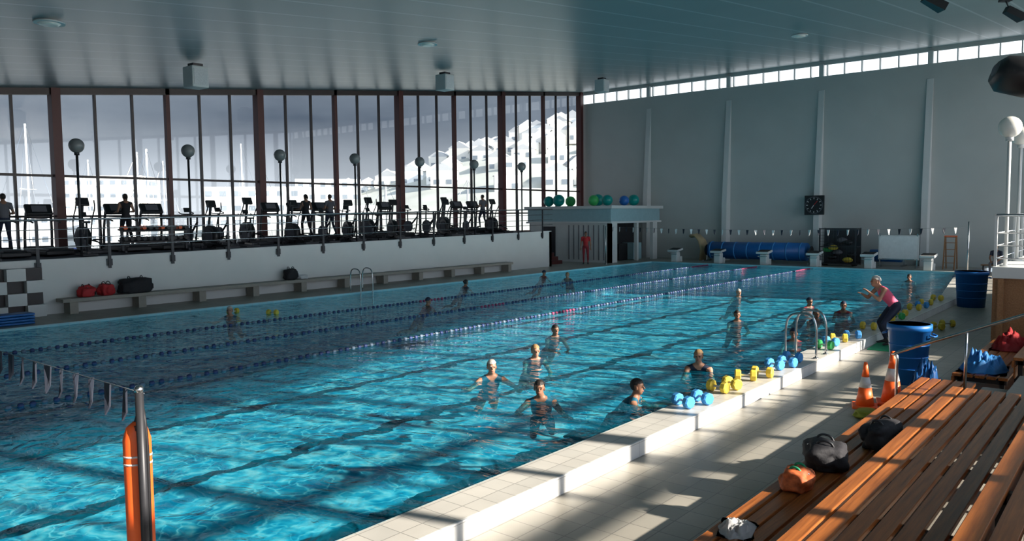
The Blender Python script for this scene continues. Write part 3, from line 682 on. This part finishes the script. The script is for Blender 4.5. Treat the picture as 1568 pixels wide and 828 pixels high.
def bin_(name,loc,h,r0,r1):
    b=MB()
    rs=b.loft([(0,0,0),(0,0,h*.9),(0,0,h*.9),(0,0,h),(0,0,h),(0,0,h*.93),(0,0,.04)],[r0,r1,r1*1.06,r1*1.06,r1*.96,r1*.94,r0*.93],blue,28)
    for s in (-1,1): b.tube([(s*r1*.99,-.12,h*.84),(s*(r1+.07),-.08,h*.82),(s*(r1+.07),.08,h*.82),(s*r1*.99,.12,h*.84)],.014,blue,6)
    for k in range(3): b.loft([(0,0,h*(.25+.2*k)),(0,0,h*(.27+.2*k))],r0+(r1-r0)*(.28+.22*k)+.006,blue,28)
    b.obj(name,loc)
bin_('rubbish_bin',(-3.04,13.9,DK),.98,.25,.32)
bin_('rubbish_bin',(-4.08,26.1,DK),1.05,.36,.42)
def cone(loc,h):
    b=MB(); b.box((0,0,.02),(.36*h/.7,.36*h/.7,.04),orange,bev=.01); r0=.135*h/.7
    b.loft([(0,0,.04),(0,0,h*.45)],[r0,r0*.66],orange,20); b.loft([(0,0,h*.45),(0,0,h*.68)],[r0*.67,r0*.42],whitecloth,20); b.loft([(0,0,h*.68),(0,0,h),(0,0,h)],[r0*.41,r0*.18,.001],orange,20)
    b.obj('traffic_cone',loc,.3)
cone((-3.13,11.75,DK),.66); cone((-2.88,12.2,DK),.78)
lump('green_kit_bag',(-2.95,11.2,DK),(.15,.2,.06),mat('olive_cloth',(.25,.28,.03),.8),14)
# rescue tube on stand
b=MB(); b.cyl((0,0,0),(0,0,1.54),.026,dsteel,12); b.cyl((0,0,0),(0,0,.03),.1,dsteel,20); b.sph((0,0,1.555),.03,steel,10)
b.box((-.03,0,1.30),(.10,.03,.03),dsteel)
hn=(.41,.91,0); tx,ty=-.085,.012
b.loft([(tx,ty,.25),(tx,ty,.29),(tx,ty,.4),(tx,ty,1.22),(tx,ty,1.30),(tx,ty,1.335)],[(.03,.02),(.062,.045),(.084,.055),(.084,.055),(.062,.045),(.02,.02)],orange,20,hint=hn)
for z in (.5,1.06,1.11): b.loft([(tx,ty,z),(tx,ty,z+.012)],[(.087,.058),(.087,.058)],whitecloth,20,hint=hn)
b.tube([(tx,ty,1.33),(tx+.03,ty+.02,1.43),(-.01,.03,1.35),(0.0,.035,1.1),(0.0,.03,.6),(0,.03,.3)],.014,black,6)
b.obj('rescue_tube_stand',(-4.90,2.22,.02))

# ------------------------------------------------------------------ bleachers
def bleacher(name,y0s,y1s,tiers):
    b=MB()
    for i,(x0,x1,z) in enumerate(tiers):
        y0,y1=y0s[i],y1s[i]; w=.13; n_=int(round((x1-x0)/(w+.028))); p=(x1-x0)/n_
        for k in range(n_):
            b.box((x0+p*(k+.5),(y0+y1)/2,z-.022),(p-.030,y1-y0,.044),wood,bev=.006)
        b.box((x0+.02,(y0+y1)/2,z-.10),(.03,y1-y0-.02,.10),wood)
        zb=DK if i==0 else tiers[i-1][2]
        y=y0+.15
        while y<y1:
            b.box(((x0+x1)/2,y,z-.085),(x1-x0-.08,.06,.08),dsteel)
            b.box((x0+.1,y,(DK+z-.05)/2),(.06,.06,z-.05-DK),dsteel); b.box((x1-.1,y,(DK+z-.05)/2),(.06,.06,z-.05-DK),dsteel); y+=1.6
        if i>0: b.box((x0+.04,(y0+y1)/2,(zb+z-.14)/2+.0),(.02,y1-y0,max(.02,z-.16-zb)),wood)
    return b.obj(name)
T=[(-2.60,-1.86,.20),(-1.84,-.81,.52),(-.79,.30,.90),(.32,1.4,1.20)]
bleacher('timber_bleachers',[-4,-4,-4,-4],[12.6,10.6,10.6,10.6],T)
T2=[(-2.3,-1.55,.20),(-1.53,-.75,.52),(-.73,.32,.90),(.34,1.4,1.2)]
bleacher('timber_bleachers',[13.2]*4,[17.3]*4,T2)
b=MB()
for k in range(5): b.box((-1.62+k*.45,11.9,(DK+.05+k*.22)/2+.03),(.45,2.2,.22+.22*k),concrete)
b.obj('aisle_steps')
b=MB()
b.tube([(-2.75,11.9,DK),(-2.75,11.9,.55),(-2.68,11.9,.68),(-1.2,11.9,1.32),(.6,11.9,2.1)],.022,steel,10)
b.cyl((-1.9,11.9,.20),(-1.9,11.9,1.02),.02,steel,8); b.obj('stair_handrail')
lump('black_sports_bag',(-2.38,7.6,.204),(.20,.30,.13),blackcloth,21,dsteel,.3)
lump('black_sports_bag',(-2.12,8.6,.204),(.16,.32,.14),blackcloth,22,dsteel,-.1)
lump('patterned_swim_bag',(-2.36,6.8,.204),(.13,.17,.10),mat('orange_floral',(.45,.10,.025),.7,var=1.0,scale=22),23,green)
def towel(name,loc,sx,sy,h,mt,seed,rz=0):
    b=MB(); n_=36; g={}
    for i in range(n_+1):
        for j in range(n_+1):
            u,v=i/n_*2-1,j/n_*2-1; p=V((u*1.8,v*1.8,seed))
            e=max(0,1-(u*u+v*v)**.9)
            z=h*e*(.35+.9*abs(noise.noise(p))+.6*abs(noise.noise(p*2.7)))
            g[i,j]=b.bm.verts.new(V((u*sx*(1+.2*noise.noise(p*1.2)),v*sy*(1+.2*noise.noise(p*1.3+V((3,1,0)))),z+.004)))
    k=b.mi(mt)
    for i in range(n_):
        for j in range(n_):
            f=b.bm.faces.new((g[i,j],g[i+1,j],g[i+1,j+1],g[i,j+1])); f.material_index=k; f.smooth=True
    bmesh.ops.solidify(b.bm,geom=b.bm.faces[:],thickness=.006)
    b.obj(name,loc,rz)
towel('white_towel',(-2.4,5.6,.21),.14,.2,.09,whitecloth,31,.3)
towel('blue_tarpaulin',(-2.62,13.1,DK+.01),.27,.35,.7,blue,33)
towel('blue_tarpaulin',(-1.95,13.75,.21),.32,.45,.4,lblue,34)
towel('red_towel',(-1.15,14.9,.53),.28,.6,.3,dred,35)
towel('red_towel',(-1.9,16.3,.21),.28,.6,.35,red,36)
b=MB()
gx0,gy0,gy1=-2.45,17.9,31
b.box(((gx0+XE)/2,(gy0+gy1)/2,1.42),(XE-gx0,gy1-gy0,.22),white)
b.box((gx0+.15,(gy0+gy1)/2,(DK+1.3)/2),(.1,gy1-gy0,1.3-DK),wood2)
b.box(((gx0+XE)/2,gy0+.15,(DK+1.3)/2),(XE-gx0,.1,1.3-DK),wood2)
b.obj('spectator_gallery')
b=MB()
for z,r in ((2.55,.028),(2.2,.012),(1.95,.012),(1.7,.012)):
    b.cyl((gx0+.04,gy0+.04,z),(gx0+.04,gy1,z),r,steel,8); b.cyl((gx0+.04,gy0+.04,z),(XE-.1,gy0+.04,z),r,steel,8)
y=gy0+.04
while y<gy1: b.box((gx0+.04,y,2.04),(.05,.05,1.0),white); y+=1.3
x=gx0+1.3
while x<XE: b.box((x,gy0+.04,2.04),(.05,.05,1.0),white); x+=1.3
b.obj('gallery_railing')
lamp_post(-2.27,18.2,1.53,4.28,.21,white); lamp_post(-2.32,20.3,1.53,4.27,.21,white); lamp_post(-2.27,28,1.53,4.5,.21,white)

# ------------------------------------------------------------------ ceiling fittings
def ceil_box(x,y):
    b=MB(); b.box((0,0,-.42),(.55,.5,.6),white,bev=.03); b.box((0,0,-.1),(.3,.3,.14),dsteel); b.box((.28,0,-.42),(.01,.4,.45),whitecloth); b.obj('ceiling_speaker_box',(x,y,cz(y)-.04))
for y in (11.7,21.9,33): ceil_box(-21.4,y)
b=MB()
b.loft([(-.55,0,.12),(-.45,0,.08),(-.1,0,0),(.35,0,-.02),(.5,0,0)],[(.16,.25),(.27,.36),(.3,.4),(.2,.3),(.1,.12)],black,24,hint=(0,0,1))
b.sph((-.5,0,.1),(.08,.2,.14),greyc,16)
b.tube([(.2,0,.2),(.35,0,.5),(.38,0,cz(14.1)-4.63)],.03,dsteel,8)
b.obj('loudspeaker',(-1.45,14.1,4.63),math.radians(20))
def spot(x,y):
    b=MB(); b.box((0,0,-.06),(.3,.2,.06),dsteel); b.cyl((0,0,-.05),(.12,.0,-.28),.02,dsteel,8)
    b.prism([(-.1,-.1),(.45,-.16),(.45,.16),(-.1,.1)],-.1,.1,black,Matrix.Translation((.12,0,-.36))@RY(.5)); b.box((.5,0,-.56),(.02,.28,.2),white,RY(.5)); b.obj('floodlight',(x,y,cz(y)),math.radians(40))
spot(-4.6,21.5); spot(-3.6,27.0)
for (x,y) in ((-16.8,6.2),(-9.9,28),(-16.2,15.9)):  # middle disc stands in for a glare spot of water-reflected light
    b=MB(); b.loft([(0,0,-.03),(0,0,-.06)],.28,white,24); b.loft([(0,0,-.05),(0,0,-.1)],[.22,.14],globe,24); b.obj('ceiling_light_and_glare',(x,y,cz(y)-.01))

# ------------------------------------------------------------------ outside
sea=mat('harbour_water',(0.16,0.20,0.23),0.25,bump=.3,scale=.5)
b=MB(); b.box((-150,100,-3.2),(900,900,.2),sea); b.obj('harbour_ground')
quay=mat('quay_concrete',(.65,.64,.61),.8)
b=MB(); b.box((-36.5,20,-2),(13,90,2.3),quay); b.obj('waterfront_quay')
veg=mat('hillside_vegetation',(0.52,0.53,0.48),.9,var=.4,scale=.08)
HC=(-130,215); HH=35; HS=60
b=MB(); N=48; g={}
def hz_(x,y): r2=(x-HC[0])**2+(y-HC[1])**2; return -4+HH*math.exp(-r2/(2*HS**2))
for i in range(N+1):
    for j in range(N+1):
        x=HC[0]+(i/N-.5)*300; y=HC[1]+(j/N-.5)*280
        g[i,j]=b.bm.verts.new(V((x,y,hz_(x,y)+1.5*noise.noise(V((x,y,0))*.03))))
for i in range(N):
    for j in range(N):
        f=b.bm.faces.new((g[i,j],g[i+1,j],g[i+1,j+1],g[i,j+1])); f.smooth=True; f.material_index=b.mi(veg)
b.obj('hillside')
wl=[mat('house_white',(.85,.85,.83),.7),mat('house_cream',(.78,.74,.67),.7),mat('house_grey',(.5,.52,.55),.7)]
rf=mat('roof_grey',(.5,.5,.5),.8); wd=mat('house_window',(.2,.23,.26),.2)
b=MB()
def house(x,y,z,w,d,h,a,m_,flat=False):
    Mx=Matrix.Translation((x,y,z))@RZ(a)
    b.box(Mx@V((0,0,h/2)),(w,d,h),m_,a)
    nf=max(1,int(h/3)); nw=max(2,int(w/2.6))
    for f_ in range(nf):
        for k in range(nw):
            b.box(Mx@V((-w/2+(k+.5)*w/nw,-d/2,1.6+f_*h/nf)),(w/nw*.45,.15,1.1),wd,a)
        b.box(Mx@V((w/2,0,1.6+f_*h/nf)),(.15,d*.6,1.1),wd,a)
    if not flat: b.prism([(-w/2-.3,0),(0,h*.3+.6),(w/2+.3,0)],-d/2,d/2,rf,Mx@Matrix.Translation((0,0,h))@RX(math.pi/2))
for k in range(340):
    a=R.uniform(0,6.28); r=R.uniform(5,95); x=HC[0]+r*math.cos(a); y=HC[1]+r*math.sin(a)
    house(x,y,hz_(x,y)-1,R.uniform(4,7),R.uniform(4,6),R.uniform(2.6,4.6),R.uniform(.4,.9),R.choice(wl[:2]))
b.obj('hillside_houses')
b=MB()
for (x,y,w,d,h) in [(-150,95,20,14,12),(-165,125,16,14,15),(-190,60,26,16,8),(-230,30,30,20,9),(-220,95,20,16,17),(-260,-10,40,20,9),(-250,60,20,18,14),(-135,110,10,8,8),(-205,25,18,12,7),(-170,75,12,10,7)]:
    house(x,y,-3,w,d,h,R.uniform(.6,1.0),R.choice(wl[:2]),True)
b.obj('city_buildings')
def yacht(x,y,rz,h):
    b=MB()
    b.loft([(-4.5,0,.6),(-4,0,.55),(0,0,.45),(3,0,.55),(5,0,.9)],[(.5,.9),(.75,1.3),(.85,1.5),(.7,1.0),(.08,.05)],wl[0],16,hint=(0,0,1))
    b.box((-.5,0,1.45),(3.5,1.6,.6),wl[0],bev=.15); b.box((-.5,0,1.5),(2.6,1.64,.22),wd)
    b.cyl((.8,0,1),(.8,0,h),.08,white,8); b.cyl((.8,0,2.4),(-3.6,0,2.3),.09,white,8); b.loft([(.7,0,2.55),(-3.4,0,2.45)],.2,ropeB,10)
    b.cyl((.8,0,h),(4.9,0,1.1),.02,steel,5); b.cyl((.8,0,h),(-4.5,0,1.1),.02,steel,5)
    for s in (-1,1): b.cyl((.8,0,h),(.6,s*1.4,1.1),.02,steel,5); b.cyl((.8,s*.8,h*.62),(.8,0,h*.62),.03,white,5)
    b.obj('yacht',(x,y,-3.1),rz)
for (x,y,a,h) in [(-62,14,.4,14),(-67,22,.5,13),(-60,28,.2,11),(-75,34,.6,12),(-66,42,.3,10),(-80,48,.5,14),(-72,58,.4,11),(-90,60,.2,12),(-85,20,.6,13),(-58,50,.3,9),(-70,8,.2,15),(-88,35,.3,12),(-98,48,.4,13),(-64,68,.5,10)]: yacht(x,y,a,h)
for (x,y) in ((-37,10),(-36,17),(-38,25),(-37,33),(-36.5,41),(-37,50)):
    b=MB(); b.box((0,0,1.0),(1.9,4.6,1.3),wl[0],bev=.2); b.box((0,-.6,1.75),(1.7,3.0,.6),wd,bev=.15)
    for sx in (-.85,.85):
        for sy in (-1.4,1.4): b.cyl((sx-.1,sy,.35),(sx+.1,sy,.35),.35,rubber,16)
    b.obj('parked_van',(x,y,-.85),.1)

# ------------------------------------------------------------------ light
w=bpy.data.worlds.new('sky'); scene.world=w; w.use_nodes=True; n=w.node_tree; L=n.links; bg=n.nodes['Background']
tc=n.nodes.new('ShaderNodeTexCoord'); no=n.nodes.new('ShaderNodeTexNoise'); no.inputs['Scale'].default_value=2.2; no.inputs['Detail'].default_value=7
mp=n.nodes.new('ShaderNodeMapping'); mp.inputs['Scale'].default_value=(1,1,3.5); L.new(tc.outputs['Generated'],mp.inputs[0]); L.new(mp.outputs[0],no.inputs['Vector'])
cr=n.nodes.new('ShaderNodeValToRGB'); e=cr.color_ramp.elements; e[0].position=.36; e[0].color=(.13,.165,.22,1); e[1].position=.68; e[1].color=(.38,.44,.51,1)
L.new(no.outputs['Fac'],cr.inputs[0])
sp=n.nodes.new('ShaderNodeSeparateXYZ'); L.new(tc.outputs['Generated'],sp.inputs[0])
hzr=n.nodes.new('ShaderNodeMapRange'); hzr.inputs['From Min'].default_value=0.0; hzr.inputs['From Max'].default_value=.12; hzr.inputs['To Min'].default_value=.9; hzr.inputs['To Max'].default_value=0.0
L.new(sp.outputs[2],hzr.inputs['Value'])
hm=n.nodes.new('ShaderNodeMix'); hm.data_type='RGBA'; hm.inputs[7].default_value=(.9,.95,1.0,1); L.new(hzr.outputs[0],hm.inputs[0]); L.new(cr.outputs[0],hm.inputs[6])
mr=n.nodes.new('ShaderNodeMapRange'); mr.inputs['From Min'].default_value=-.4; mr.inputs['From Max'].default_value=.6; mr.inputs['To Min'].default_value=.9; mr.inputs['To Max'].default_value=5.8
L.new(sp.outputs[0],mr.inputs['Value']); L.new(mr.outputs[0],bg.inputs['Strength']); L.new(hm.outputs[2],bg.inputs['Color'])
sun=bpy.data.lights.new('sun','SUN'); sun.energy=12.5; sun.angle=math.radians(0.9); sun.color=(1,.92,.80)
so=bpy.data.objects.new('sun',sun); scene.collection.objects.link(so); so.rotation_euler=V((1,.30,.465)).to_track_quat('Z','Y').to_euler(); so.location=(30,10,20)

# ------------------------------------------------------------------ camera
cam=bpy.data.cameras.new('camera'); cam.lens=27.3; cam.sensor_width=36; cam.clip_end=2000
co=bpy.data.objects.new('camera',cam); scene.collection.objects.link(co)
Mc=RZ(math.radians(39.6))@RX(math.radians(90-4.09))@RZ(math.radians(-.56))
co.matrix_world=Matrix.Translation((0,0,2.65))@Mc
scene.camera=co
scene.view_settings.view_transform='Standard'
scene.view_settings.exposure=0.05
